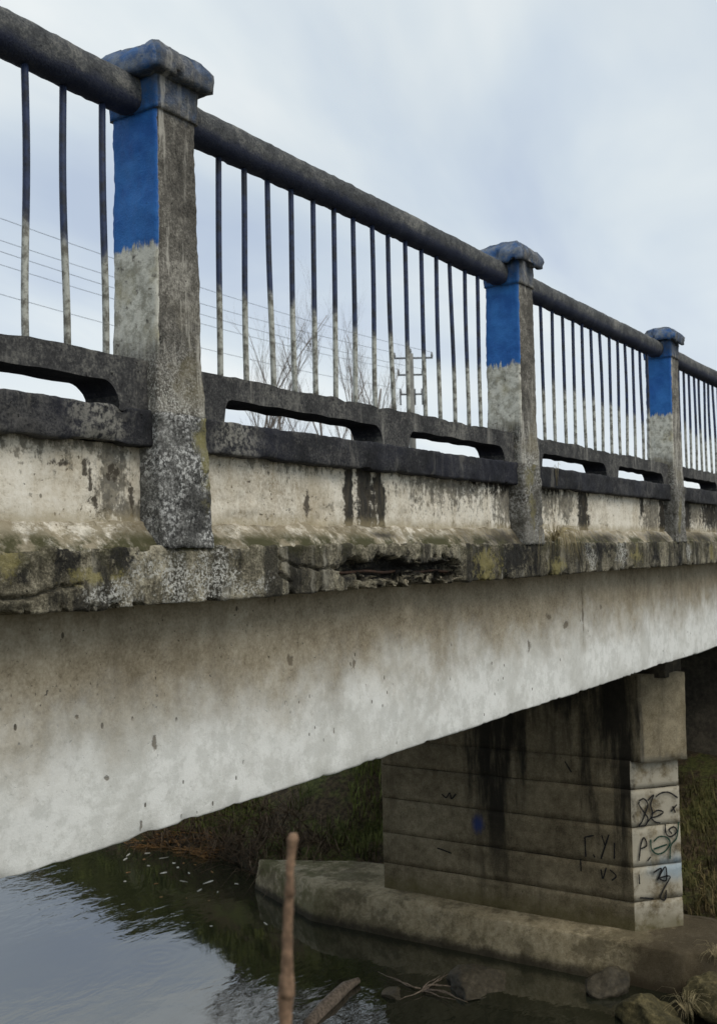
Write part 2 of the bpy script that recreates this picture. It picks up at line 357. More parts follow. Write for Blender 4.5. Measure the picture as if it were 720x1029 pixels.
def m_pier():
    s = Mt('pier concrete'); c, h, a, b, g = s.crete(lin(82, 74, 58), lin(124, 114, 92), lin(156, 146, 122), .9)
    st = s.noise(1, 5, .65, vec=s.vec(6, 6, .7)); c = s.mix(s.mul(s.mr(st, .52, .68), .5), c, lin(62, 56, 44))
    nz = s.noise(1, 5, .7, vec=s.vec(9, 9, 1.2))
    big = s.spots([(4.16, -1.4, .27, 1.5), (4.12, -2.2, .19, 1.3), (3.92, -1.5, .16, 1.0), (3.05, -1.35, .48, 1.1), (2.93, -1.8, .20, 1.0), (3.5, -1.1, 1.2, .5), (4.9, -1.3, .6, .30)], nz, 1.3, axis='y', soft=.85)
    big = s.mul(big, s.mr(s.z, -3.1, -2.2, .35, 1.))
    front = s.mr(s.x, 8.525, 8.505)
    c = s.mix(s.mul(s.mul(big, front), .92), c, lin(20, 19, 17))
    low = s.spots([(4.1, -3.13, .25, .06), (3.3, -3.13, .7, .035)], nz, .8, axis='y'); c = s.mix(s.mul(low, .8), c, lin(30, 30, 24))
    end = s.mul(s.mul(s.mr(s.ny, -.4, -.65), s.mr(s.noise(5, 5, .7, off=4), .36, .56)), s.mr(s.z, -1.66, -1.78, .12, 1.))  # stronger light on the outer end face, painted in as a paler colour
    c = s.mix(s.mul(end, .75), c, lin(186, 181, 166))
    bl = s.mul(s.spot(4.28, -2.40, .10, .12, nz=nz, amp=.8, axis='y', soft=.9), front); c = s.mix(s.mul(bl, .85), c, lin(38, 60, 120))
    bw = s.mul(s.mr(s.ny, -.4, -.65), s.spot(2.66, -2.62, .22, .14, nz=nz, amp=.7, axis='y', soft=.9)); c = s.mix(s.mul(bw, .6), c, lin(150, 176, 196))
    gm = s.mr(s.math('ADD', s.z, s.mul(s.math('SUBTRACT', s.noise(8, 4, .6), .5), .3)), -2.88, -3.1); c = s.mix(s.mul(gm, .65), c, lin(92, 86, 52))
    return s.finish(c, .9, h, .5, .01)

def m_simple(name, d, m, l, sc=1., rough=.9, bs=.7, bd=.01):
    s = Mt(name); c, h, a, b, g = s.crete(d, m, l, sc); return s.finish(c, rough, h, bs, bd)
def m_footing():
    s = Mt('footing concrete'); c, h, a, b, g = s.crete(lin(98, 89, 68), lin(150, 139, 112), lin(186, 175, 150), 1.3)
    n = s.noise(3, 6, .72, off=6); c = s.mix(s.mul(s.mr(n, .48, .6), .6), c, lin(74, 67, 48))
    mo = s.mul(s.mr(s.noise(4, 6, .7, off=9), .44, .58), s.mr(s.y, 5.2, 6.2)); c = s.mix(s.mul(mo, .8), c, lin(84, 82, 48))
    zb = s.math('ADD', s.z, s.mul(s.math('SUBTRACT', s.noise(9, 5, .7, off=3), .5), .12)); c = s.mix(s.mul(s.mr(zb, -3.30, -3.38), .85), c, lin(34, 30, 22))
    mud = s.mr(s.math('ADD', s.y, s.mul(s.math('SUBTRACT', n, .5), 2.)), 3.05, 2.7); c = s.mix(s.mul(mud, .85), c, lin(62, 53, 38))
    return s.finish(c, .9, h, 1., .018)
def m_flat(name, ccol, var=.25, sc=20, rough=.8):
    s = Mt(name); n = s.noise(sc, 4, .6); c = s.mix(s.mr(n, .35, .65), tuple(q*(1-var) for q in ccol), tuple(min(1, q*(1+var)) for q in ccol)); return s.finish(c, rough)
def m_bar():
    s = Mt('painted iron bar'); nz = s.noise(60, 4, .6); per = s.noise(1.0, 1, .5, vec=s.vec(9, .1, .1))
    zb = s.math('ADD', s.z, s.math('ADD', s.mul(s.math('SUBTRACT', nz, .5), .04), s.mul(s.math('SUBTRACT', per, .5), .35)))
    f = s.mr(zb, .84, .90)
    lo = s.mix(s.mr(s.noise(35, 5, .7, off=2), .4, .62), lin(176, 178, 170), lin(104, 102, 94))
    hi = s.mix(s.mr(s.noise(30, 4, .6, off=5), .4, .65), lin(50, 62, 92), lin(42, 47, 58))
    return s.finish(s.mix(f, lo, hi), .6, nz, .4, .003)
def m_ground():
    s = Mt('bank soil and grass'); n = s.noise(1.7, 7, .7); f = s.noise(22, 6, .7, off=3)
    soil = s.mix(s.mr(f, .35, .65), lin(50, 42, 31), lin(96, 82, 60)); gr = s.mix(s.mr(f, .35, .65), lin(56, 60, 30), lin(100, 102, 54))
    wet = s.mr(s.z, -3.2, -3.38)
    c = s.mix(s.mr(n, .46, .56), soil, gr); c = s.mix(s.mul(wet, .7), c, lin(40, 33, 24))
    return s.finish(c, .95, f, 1., .04)
def m_water():
    s = Mt('river water')
    s.put(s.b.inputs['Base Color'], lin(30, 33, 24)); s.b.inputs['Roughness'].default_value = .035; s.b.inputs['IOR'].default_value = 2.7
    s.b.inputs['Specular IOR Level'].default_value = .5
    a = s.noise(1, 3, .5, vec=s.vec(3.2, 6.5, 1), dist=.5); b = s.noise(1, 2, .5, vec=s.vec(11, 20, 1)); calm = s.mr(s.noise(.55, 2, .5, off=4), .40, .60, .15, 1.)
    def rings(cx, cy, k, r0):
        u = s.math('SUBTRACT', s.x, cx); v = s.math('SUBTRACT', s.y, cy); d = s.math('SQRT', s.math('ADD', s.mul(u, u), s.mul(v, v)))
        return s.mul(s.math('SINE', s.mul(d, k)), s.mr(d, r0, 0.))
    h = s.math('ADD', s.mul(a, .8), s.mul(b, .16)); h = s.mul(h, calm)
    h = s.math('ADD', h, s.math('ADD', s.mul(rings(6.8, 6.5, 60, .6), .035), s.mul(rings(7.7, 6.9, 70, .4), .03)))
    n = s.t.nodes.new('ShaderNodeBump'); n.inputs['Strength'].default_value = 1.; n.inputs['Distance'].default_value = .0055
    s.t.links.new(h, n.inputs['Height']); s.t.links.new(n.outputs[0], s.b.inputs['Normal'])
    return s.m

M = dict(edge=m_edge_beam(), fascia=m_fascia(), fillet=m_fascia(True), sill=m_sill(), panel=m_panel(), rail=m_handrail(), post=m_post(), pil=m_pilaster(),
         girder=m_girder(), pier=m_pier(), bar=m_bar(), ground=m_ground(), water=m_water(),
         deck=m_simple('deck concrete', lin(50, 49, 46), lin(84, 82, 76), lin(120, 116, 106)),
         footing=m_footing(),
         abut=m_simple('damp abutment concrete', lin(30, 28, 24), lin(58, 54, 46), lin(90, 84, 72)),
         rust=m_flat('rusted steel', lin(58, 42, 32), .4, 60), rock=m_simple('wet river rock', lin(32, 30, 24), lin(64, 59, 48), lin(96, 89, 74), 1.5, .7),
         moss=m_simple('mossy rock', lin(34, 32, 18), lin(70, 65, 42), lin(120, 110, 78), 2.), blackp=m_flat('black spray paint', lin(26, 27, 30), .3, 90),
         greenp=m_flat('dark green spray paint', lin(28, 62, 52), .3, 90), stalk=m_flat('brown stalk bark', lin(128, 104, 84), .35, 90),
         bark=m_flat('grey bark', lin(120, 112, 106), .3, 20), twig=m_flat('brown twig', lin(92, 76, 58), .45, 9), grass=m_flat('bank grass', lin(98, 104, 52), .5, 3),
         shade_grass=m_flat('brownish grass', lin(76, 72, 40), .5, 3), hay=m_flat('dull hay', lin(112, 100, 66), .4, 9), straw=m_flat('dry straw', lin(164, 152, 118), .3, 25), log=m_flat('grey driftwood', lin(116, 104, 92), .35, 40), foam=m_flat('white litter', lin(190, 186, 174), .2, 30),
         leaf=m_flat('dead leaf', lin(138, 104, 64), .35, 30), pole=m_flat('pole concrete', lin(120, 120, 116), .15, 2), wire=m_flat('wire', lin(96, 104, 114), .1, 2),
         steel=m_flat('galvanised steel', lin(96, 100, 104), .15, 10), porcelain=m_flat('grey insulator', lin(120, 122, 124), .1, 10))

# ------------------------------------------------------------------ ground and river
ZW = -3.4
def bank_b(y):
    b = 9.22+.20*np.maximum(0, y-8.2)-.02*np.maximum(0, y-30)
    return b-2.1*smooth(3.1, 1.6, y)-.8*smooth(1.5, -6, y)+.25*np.sin(y*1.7)*smooth(4, 7, y)
def ground_h(x, y):
    x = np.asarray(x, float); y = np.asarray(y, float)
    p = np.stack([x, y, x*0], -1).reshape(-1, 3); nz = fbm(p, 1.1, 4, 5).reshape(x.shape); nb = fbm(p, .06, 3, 9).reshape(x.shape)
    near = -1.6-.95*np.maximum(0, x-1.0)+1.85*smooth(-1.2, -5, x)
    t = x-bank_b(y); far = np.where(t > 0, ZW+(.19+.66*smooth(5.2, 7.2, y))*t, ZW+.8*t)
    far = np.where(far > -.5, -.5+.12*np.tanh((far+.5)/3)*3, far)
    z = np.maximum(np.maximum(near, far), -4.6)
    amp = .07*smooth(-4.4, -3.2, z)*(1-.8*smooth(1.6, .4, np.hypot(x, y)))
    return z+nz*amp+nb*.35*smooth(22, 60, np.hypot(x, y))
def axis(lo, hi, a, b, s, n=26, mx=900):
    core = list(np.arange(lo, hi+1e-6, s)); g = [s*1.35**k for k in range(1, n)]
    up = list(hi+np.minimum(np.cumsum(g), mx)); dn = list(lo-np.minimum(np.cumsum(g), mx))
    return np.array(sorted(set(np.round(dn+core+up, 4))))
gx = axis(-2, 16, 0, 0, .16); gy = axis(-3, 15, 0, 0, .16)
GX, GY = np.meshgrid(gx, gy, indexing='ij'); GZ = ground_h(GX, GY)
nv = len(gy)
gf = [(i*nv+j, (i+1)*nv+j, (i+1)*nv+j+1, i*nv+j+1) for i in range(len(gx)-1) for j in range(nv-1)]
tag(mesh('ground', np.stack([GX, GY, GZ], -1).reshape(-1, 3), gf, M['ground'], recalc=False), kind='structure')
tag(mesh('river_water', [(-5, -400, ZW), (60, -400, ZW), (60, 400, ZW), (-5, 400, ZW)], [(0, 1, 2, 3)], M['water'], flat=True, recalc=False), kind='structure')

# ------------------------------------------------------------------ the bridge
D = 2.09; BX0, BX1, YB = -3.6, 14.4, 6.15
br = empty('concrete_bridge', (5, 4, -.8), 'long weathered concrete bridge span with whitewashed girder crossing the river', 'bridge')
xs_f = np.concatenate([steps(BX0, 1.4, .12)[:-1], steps(1.4, 5.2, .0075)[:-1], steps(5.2, 9, .025)[:-1], steps(9, BX1, .1)])
xs_m = np.concatenate([steps(BX0, 1.4, .12)[:-1], steps(1.4, 5.2, .02)[:-1], steps(5.2, 9, .04)[:-1], steps(9, BX1, .15)])
def seg_d(x, z, pts):
    d = np.full(len(x), 9.)
    for (x0, z0), (x1, z1) in zip(pts[:-1], pts[1:]):
        t = np.clip(((x-x0)*(x1-x0)+(z-z0)*(z1-z0))/((x1-x0)**2+(z1-z0)**2), 0, 1); d = np.minimum(d, np.hypot(x-x0-t*(x1-x0), z-z0-t*(z1-z0)))
    return d
def d_edge(v):
    x, y, z = v.T; r = .003*fbm(v, 6, 3, 1)+.0045*fbm(v, 30, 4, 2)
    fr = smooth(2.2, 2.12, y); chip = smooth(.1, .55, fbm(v*[1, .4, .4], 16, 5, 3, .65))
    r -= fr*.022*chip*smooth(-.10, -.13, z); r -= fr*.016*smooth(.15, .6, fbm(v*[1, .4, .4], 13, 5, 8, .65))*smooth(.012, .035, z)
    rag = fbm(v*[1, 1, 2.2], 13, 5, 4, .7)
    # spalled pocket: the concrete has come away in layers, leaving a ragged rim
    zc = -.052-.022*(x-3.1); hh = np.maximum(.042-.012*np.abs((x-3.6)/.5), .012)
    dd = np.abs(z-zc)/hh+rag*.75+3.*smooth(3.98, 4.2, x)+3.*smooth(3.22, 3.0, x)
    pk = smooth(1.15, .95, dd)*.5+smooth(.8, .68, dd)*.5
    r -= fr*(.062*pk+.012*pk*fbm(v*[1, 1, 3], 28, 3, 14))
    lip = smooth(3.35, 3.5, x)*smooth(4.12, 4.0, x)*smooth(-.075, -.11, z)*smooth(-.3, .25, rag); r -= fr*.035*lip
    q = z+.010*fbm(v, 22, 3, 6)
    cr = seg_d(x, q, [(2.77, .03), (2.775, -.012), (2.82, -.025), (2.88, -.042), (2.97, -.043), (3.1, -.056)])
    cr = np.minimum(cr, seg_d(x, q, [(2.80, -.02), (2.775, -.06), (2.84, -.09)]))
    cr = np.minimum(cr, seg_d(x, q, [(1.5, -.07), (1.67, -.077), (1.8, -.082), (1.86, -.068), (1.93, -.06)]))
    r -= fr*.020*smooth(.0065, .002, cr)
    return r
v, f = prism_x([(D, -.13), (2.75, -.13), (2.75, .033), (D, .033)], xs_f, .0062, .008, fine=D+.004)
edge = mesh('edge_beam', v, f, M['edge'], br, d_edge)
mesh('reinforcing_bar', *tube([(x, D+.046+.006*math.sin(x*7), -.062-.022*(x-3.1)+.003*math.sin(x*23)) for x in np.linspace(3.0, 4.2, 40)], .006), M['rust'], br)
v, f = prism_x([(2.17, -.1), (2.32, -.1), (2.32, .325), (2.17, .325)], xs_m, .012, .003, fine=2.175)
mesh('fascia_wall', v, f, M['fascia'], br, lambda v: .004*fbm(v, 5, 4, 11)+.0015*fbm(v, 40, 2, 12)-.008*smooth(.45, .6, fbm(v, 9, 4, 13)))
v, f = prism_x([(D+.007, .02), (2.25, .02), (2.25, .112), (2.165, .104), (D+.03, .052)], xs_m, .012, .006, fine=2.17)
mesh('mortar_fillet', v, f, M['fillet'], br, lambda v: .008*fbm(v, 8, 4, 21)+.003*fbm(v, 40, 3, 22))
v, f = prism_x([(D+.03, .315), (2.5, .315), (2.5, .421), (D+.03, .421)], xs_m, .012, .010, fine=D+.04)
mesh('sill_beam', v, f, M['sill'], br, lambda v: .003*fbm(v, 5, 3, 31)+.004*fbm(v, 34, 4, 32)-.014*smooth(.016, .004, np.abs(v[:, 0]-2.112+.012*fbm(v, 20, 3, 35)))-.012*smooth(.016, .004, np.abs(v[:, 0]-4.60+.012*fbm(v, 20, 3, 36)))-.012*np.clip(fbm(v*[1, 0, 0], 8, 4, 33)-.25, 0, 1)*smooth(.35, .31, v[:, 2]))
xg = np.concatenate([steps(BX0, 1.4, .3)[:-1], steps(1.4, 9, .03)[:-1], steps(9, BX1, .3)])
v, f = prism_x([(2.25, -.812), (2.80, -.812), (2.80, -.11), (2.25, -.11)], xg, .025, .010, fine=2.26)
mesh('girder', v, f, M['girder'], br, lambda v: .005*fbm(v, 1.8, 4, 41)+.002*fbm(v, 14, 3, 42)-.007*smooth(.2, .6, fbm(v*[1, .3, .3], 14, 4, 43, .65))*smooth(-.785, -.81, v[:, 2]))
for a, b in ((3.75, 4.25), (YB-.7, YB-.12)):
    v, f = prism_x([(a, -.80), (b, -.80), (b, -.05), (a, -.05)], [BX0, BX1], 1, .012); mesh('girder', v, f, M['deck'], br)
v, f = prism_x([(2.30, -.06), (YB-.2, -.06), (YB-.2, .30), (2.30, .30)], [BX0-.01, BX1+.01], 1, .01); mesh('deck_slab', v, f, M['deck'], br)
v, f = prism_x([(YB-.3, -.13), (YB, -.13), (YB, .36), (YB-.3, .36)], [BX0, BX1], 1, .01); mesh('edge_beam', v, f, M['deck'], br)
for x0, x1, z0 in ((-4.6, -1.6, -3), (13.6, 15.2, -4.6)):
    v, f = prism_x([(2.24, z0), (YB-.1, z0), (YB-.1, -.84), (2.24, -.84)], [x0, x1], 1, .02); mesh('abutment_wall', v, f, M['abut'], br)
v, f = prism_x([(2.16, -1.15), (YB, -1.15), (YB, -.815), (2.16, -.815)], [13.45, 15.25], 1, .02); mesh('abutment_cap', v, f, M['deck'], br)

# ------------------------------------------------------------------ railing posts
PX = [2.23+2.5*k for k in range(-1, 5)]
PL = ['concrete railing post at the near end of the bridge before the crooked bars',
      'blue and white concrete post with chipped blue cap above the whitest lichened ledge',
      'blue and white concrete post with yellowed base and straw growing beside it',
      'blue and white concrete post standing over the pale patch of whitewash and black streaks',
      'blue and white concrete railing post over the pier, past the pale whitewash patch',
      'blue and white concrete railing post nearest the far abutment']
def ring(x0, x1, y0, y1, z, st, r=.008):
    return [(p[0], p[1], z) for p in resample(rpoly([(x0, y0), (x1, y0), (x1, y1), (x0, y1)], r, 2), st)]
def loft(secs, st, zs, r=.008):
    """box post whose section is interpolated between (z,x0,x1,y0,y1) rows; the point count is kept constant"""
    A = np.array(secs); n = [max(3, int((A[0][2]-A[0][1])/st)), max(3, int((A[0][4]-A[0][3])/st))]; R = []
    for z in zs:
        x0, x1, y0, y1 = [np.interp(z, A[:, 0], A[:, i]) for i in (1, 2, 3, 4)]; P = []
        cs = [(x0, y0), (x1, y0), (x1, y1), (x0, y1)]
        for i in range(4):
            a, b = np.array(cs[i]), np.array(cs[(i+1) % 4]); d = (b-a)/np.linalg.norm(b-a); a, b = a+d*r, b-d*r
            P += [a+(b-a)*t/n[i % 2] for t in range(n[i % 2]+1)]
        R.append([(p[0], p[1], z) for p in P])
    return sweep(R)
for k, x in enumerate(PX):
    p = empty('railing_post', (x+.1, D+.1, .03), PL[k], 'railing post', 'concrete posts along the bridge railing'); s = 200+k*31; hi = 1 <= k <= 3
    st = .012 if hi else .05
    wob = lambda v, s=s: .0035*fbm(v, 9, 4, s)+.0022*fbm(v, 50, 3, s+1)
    v, f = loft([(.41, x-.008, x+.197, D-.002, D+.2), (.55, x-.004, x+.187, D+.002, D+.19), (.9, x, x+.176, D+.002, D+.185), (1.40, x+.004, x+.172, D+.002, D+.182)], st, steps(.41, 1.42, st))
    mesh('shaft', v, f, M['post'], p, wob)
    v, f = loft([(1.295, x-.003, x+.179, D-.006, D+.19), (1.42, x-.003, x+.179, D-.006, D+.19)], st, steps(1.295, 1.42, st)); mesh('neck', v, f, M['post'], p, wob)
    cz = [1.392, 1.398, 1.412, 1.430, 1.448, 1.462, 1.478, 1.493, 1.507, 1.514]; ci = [.012, 0, 0, -.003, .0, .010, .022, .040, .062, .09]; e = .043
    v, f = loft([(z, x-e+i, x+.176+e-i, D-e+i, D+.187+e-i) for z, i in zip(cz, ci)], st, cz, .014)
    mesh('cap', v, f, M['post'], p, lambda v, s=s: .006*fbm(v, 12, 4, s+3)+.003*fbm(v, 45, 3, s+4)-.035*smooth(.3, .55, fbm(v, 11, 4, s+5, .65)))
    v, f = loft([(-.02, x-.002, x+.226, D-.006, D+.2), (.05, x-.002, x+.222, D-.006, D+.2), (.12, x-.005, x+.212, D-.003, D+.2), (.416, x-.008, x+.200, D-.004, D+.2)], st, steps(.028, .414, st))
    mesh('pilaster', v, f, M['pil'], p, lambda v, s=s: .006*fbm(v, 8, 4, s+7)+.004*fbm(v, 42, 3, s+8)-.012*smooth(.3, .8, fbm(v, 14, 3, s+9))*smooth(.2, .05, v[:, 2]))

# ------------------------------------------------------------------ railing bays: slotted bottom rail, bars, handrail
BL = ['railing bay with navy-topped iron bars leading up to the lichened post',
      'railing bay of straight iron bars between the chipped blue cap and the yellowed-base post',
      'railing bay of closely seen iron bars between yellowed-base post and pale whitewash patch',
      'railing bay of iron bars running from the pale whitewash patch to the pier post',
      'railing bay of iron bars between the pier post and the far abutment']
BARS = [(.109, .1340, 16), (2.623, .1340, 15), (5.105, .1490, 14), (7.62, .140, 15), (10.12, .140, 15)]
for k in range(5):
    xa, xb = PX[k]+.16, PX[k+1]+.02; xm = .5*(xa+xb)
    bay = empty('bridge_railing', (xm, D+.1, .42), BL[k], 'railing', 'railing bays along the bridge'); s = 500+k*13; hi = k in (0, 1, 2)
    zb, zs, zt, R = .412, .493, .565, .065; o = []
    a0, a1 = PX[k]+.330, PX[k]+1.282; b0, b1 = PX[k]+1.480, PX[k+1]-.115
    o += [(xa, zb)]
    for u, w_ in ((a0, a1), (b0, b1)):
        o += [(u, zb), (u+.01, zs-.025), (u+.022, zs-.006), (u+.04, zs)]+[(q, zs+.002*math.sin(q*31+k)) for q in np.arange(u+.08, w_-R-.02, .05)]
        o += [(w_-R+R*math.sin(t)*1.0, zb+(zs-zb)*(math.cos(t))**.9) for t in np.linspace(0, math.pi/2*.97, 8)]+[(w_, zb)]
    o += [(xb, zb)]
    tops = np.arange(xb, xa, -.03); tz = zt+.006*fbm(np.stack([tops, tops*0, tops*0], -1), 12, 4, s)
    o += list(zip(tops, tz))+[(xa, zt)]
    bm = bmesh.new(); fv = [bm.verts.new((q[0], D+.046, q[1])) for q in o]; fc = bm.faces.new(fv); 
    ex = bmesh.ops.extrude_face_region(bm, geom=[fc]); bmesh.ops.translate(bm, verts=[g for g in ex['geom'] if isinstance(g, bmesh.types.BMVert)], vec=(0, .13, 0))
    bmesh.ops.triangulate(bm, faces=[q for q in bm.faces if len(q.verts) > 4])
    bm.verts.index_update(); vv = [tuple(q.co) for q in bm.verts]; ff = [[q.index for q in g.verts] for g in bm.faces]; bm.free()
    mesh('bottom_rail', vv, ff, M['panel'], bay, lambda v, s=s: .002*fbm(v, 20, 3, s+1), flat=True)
    xr = steps(xa-.02, xb+.02, .02 if hi else .15)
    th = np.linspace(0, 2*math.pi, 18, endpoint=False)
    rr = [[(x, D+.105+.054*math.copysign(abs(math.cos(t))**.8, math.cos(t)), 1.354+.0025*math.sin(x*1.7+k)+.057*math.copysign(abs(math.sin(t))**.8, math.sin(t))) for t in th] for x in xr]
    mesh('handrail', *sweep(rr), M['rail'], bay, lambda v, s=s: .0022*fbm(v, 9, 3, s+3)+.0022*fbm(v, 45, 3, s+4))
    bx0, bs, bn = BARS[k]
    for j in range(bn):
        x = bx0+bs*j+random.uniform(-.006, .006); am, ph, lx = random.uniform(0, .006), random.uniform(0, 6), random.uniform(-.008, .008)
        if k == 0: am += .004
        zz_ = np.linspace(.55, 1.31, 16)
        mesh('baluster', *tube([(x+lx*(z-.9)/.4+am*math.sin(z*7+ph), D+.108+am*math.cos(z*6+ph), z) for z in zz_], .0098, 8), M['bar'], bay)

# ------------------------------------------------------------------ pier and footing
PXF, PY1, PY2, HT, TP = 8.485, 2.9, 5.26, .327, .294
pr_ = empty('bridge_pier', (8.81, 4.1, -3.1), 'board-marked concrete pier with black water stains and graffiti on its pointed end', 'bridge pier')
def hexa(o=0., dy=0.):
    x0, x1, xm = PXF-o, PXF+2*HT+o, PXF+HT
    return [(xm, PY1-TP-o*1.3-dy), (x1, PY1-dy), (x1, PY2), (xm, PY2+.2+o*1.3), (x0, PY2), (x0, PY1-dy)]
cz = [-1.725, -1.960, -2.263, -2.580, -2.857, -3.16]; co = [.001, .003, .0, .003, .001]
for i in range(5):
    v, f = prism_z(hexa(co[i]), steps(cz[i+1]+.002, cz[i]-.002, .05), .05, .004)
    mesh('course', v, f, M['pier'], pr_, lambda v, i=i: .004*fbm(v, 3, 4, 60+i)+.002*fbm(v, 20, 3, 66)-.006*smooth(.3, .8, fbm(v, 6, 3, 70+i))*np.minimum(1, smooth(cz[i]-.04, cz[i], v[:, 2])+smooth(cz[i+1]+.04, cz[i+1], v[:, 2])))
v, f = prism_z(hexa(-.012), [-3.15, -1.7], .2, .01); mesh('core', v, f, M['abut'], pr_)
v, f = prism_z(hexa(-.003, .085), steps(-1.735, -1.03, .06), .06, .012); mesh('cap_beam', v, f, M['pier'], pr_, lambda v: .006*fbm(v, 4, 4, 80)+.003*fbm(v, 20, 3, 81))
for y in (2.62, 3.85, 5.3):
    v, f = prism_z([(8.6, y), (9.05, y), (9.05, y+.35), (8.6, y+.35)], [-1.06, -.79], .5, .01); mesh('bearing_block', v, f, M['abut'], pr_)
CH = [
('k', [(0.064, -2.048), (0.109, -2.036), (0.142, -2.085), (0.113, -2.161), (0.084, -2.22), (0.057, -2.249), (0.118, -2.247), (0.138, -2.194), (0.105, -2.144), (0.063, -2.079), (0.067, -2.056)]),
('k', [(0.143, -2.054), (0.198, -2.012), (0.168, -2.088), (0.183, -2.167), (0.137, -2.225)]),
('k', [(0.174, -2.166), (0.228, -2.139), (0.281, -2.159), (0.226, -2.186), (0.173, -2.197), (0.207, -2.231), (0.251, -2.243)]),
('k', [(0.215, -2.029), (0.269, -2.002), (0.34, -2.004), (0.418, -2.053)]), ('k', [(0.352, -2.158), (0.407, -2.107)]), ('k', [(0.368, -2.117), (0.391, -2.172)]),
('g', [(0.158, -2.367), (0.164, -2.445), (0.215, -2.489), (0.287, -2.472), (0.333, -2.414), (0.308, -2.365), (0.238, -2.351), (0.184, -2.385)]), ('g', [(0.181, -2.447), (0.306, -2.42)]),
('k', [(0.295, -2.254), (0.301, -2.333), (0.344, -2.36), (0.399, -2.326), (0.374, -2.285), (0.328, -2.304), (0.354, -2.338)]), ('g', [(0.42, -2.25), (0.397, -2.373), (0.341, -2.431), (0.328, -2.539)]),
('k', [(0.047, -2.527), (0.069, -2.405), (0.097, -2.346), (0.121, -2.41), (0.059, -2.435)]), ('k', [(0.125, -2.535), (0.153, -2.506)]),
('k', [(0.174, -2.633), (0.246, -2.609), (0.207, -2.698), (0.282, -2.597), (0.287, -2.706), (0.225, -2.684), (0.323, -2.679), (0.267, -2.766), (0.228, -2.84), (0.272, -2.86), (0.284, -2.784)]),
('k', [(0.043, -2.635), (0.045, -2.713)]), ('k', [(0.045, -2.821), (0.167, -2.841)])]
BF = [
('k', [(3.296, -2.384), (3.292, -2.545)]), ('k', [(3.296, -2.384), (3.218, -2.36)]), ('k', [(3.229, -2.516), (3.214, -2.538)]), ('k', [(3.15, -2.351), (3.125, -2.427)]),
('k', [(3.089, -2.338), (3.162, -2.543)]), ('k', [(3.045, -2.397), (3.049, -2.527)]), ('k', [(3.339, -2.566), (3.337, -2.669)]), ('k', [(3.165, -2.63), (3.152, -2.701), (3.119, -2.609)]),
('k', [(3.089, -2.62), (3.039, -2.665), (3.076, -2.705)]), ('k', [(4.628, -2.166), (4.585, -2.193), (4.547, -2.148), (4.531, -2.197), (4.486, -2.151)]), ('k', [(4.689, -2.652), (4.617, -2.664), (4.545, -2.68)]), ('k', [(3.45, -1.777), (3.395, -1.862)])]
def catmull(P, n=6):
    P = np.array(P, float)
    if len(P) < 3: return np.array([P[0]+(P[-1]-P[0])*t for t in np.linspace(0, 1, n)])
    Q = np.vstack([2*P[0]-P[1], P, 2*P[-1]-P[-2]]); r = []
    for i in range(1, len(Q)-2):
        for t in np.linspace(0, 1, n, endpoint=False):
            a, b, c, d = Q[i-1:i+3]; r.append(.5*(2*b+(c-a)*t+(2*a-5*b+4*c-d)*t*t+(3*b-a-3*c+d)*t**3))
    return np.array(r+[P[-1]])
def stroke(P, w_, emb):
    C = catmull(P); t = np.gradient(C, axis=0); t /= np.linalg.norm(t, axis=1)[:, None]+1e-9; nn = np.stack([-t[:, 1], t[:, 0]], -1)
    ww = w_*(.8+.4*rng.random(len(C)))[:, None]; A, B = C+nn*ww, C-nn*ww
    V = [emb(*q) for q in A]+[emb(*q) for q in B]; n = len(C); return V, [(i, i+1, n+i+1, n+i) for i in range(n-1)]
ca, sa = HT/math.hypot(HT, TP), TP/math.hypot(HT, TP)
for c, P in CH:
    mesh('graffiti', *stroke(P, .0062, lambda s, z: (PXF+ca*s-sa*.016, PY1-sa*s-ca*.016, z)), M['blackp' if c == 'k' else 'greenp'], pr_)
for c, P in BF:
    mesh('graffiti', *stroke(P, .006, lambda y, z: (PXF-.013, y, z)), M['blackp'], pr_)

def rowed(plans):
    """loft through closed plans [(z, [(x,y)...])] of equal corner count"""
    R = []
    for z, P in plans:
        R.append([(q[0], q[1], z) for q in P])
    return sweep(R)
def plan_rs(P, n): 
    P = [np.array(p, float) for p in P]; o = []
    for i in range(len(P)):
        a, b = P[i], P[(i+1) % len(P)]; o += [a+(b-a)*t/n for t in range(n)]
    return o
def foot(o, ty=0): return [(8.66, 1.75-o), (9.14+o*.5, 2.45), (9.14+o*.5, 5.85), (8.68, 6.88+o+ty), (8.235-o, 5.86), (8.235-o, 2.45)]
pl = [(-4.3, plan_rs(foot(.10), 40)), (-3.6, plan_rs(foot(.09), 40)), (-3.4, plan_rs(foot(.07), 40)), (-3.3, plan_rs(foot(.045), 40)), (-3.2, plan_rs(foot(.02), 40)), (-3.115, plan_rs(foot(0), 40)), (-3.100, plan_rs(foot(-.012), 40)), (-3.088, plan_rs(foot(-.2), 40))]
v, f = rowed(pl)
o = mesh('pier_footing', v, f, M['footing'], None, lambda v: .009*fbm(v, 2.2, 4, 90)+.007*fbm(v, 16, 4, 91), origin=(8.68, 4.3, -3.4))
tag(o, 'pointed mossy concrete footing apron under the graffitied pier at water level', 'pier footing')

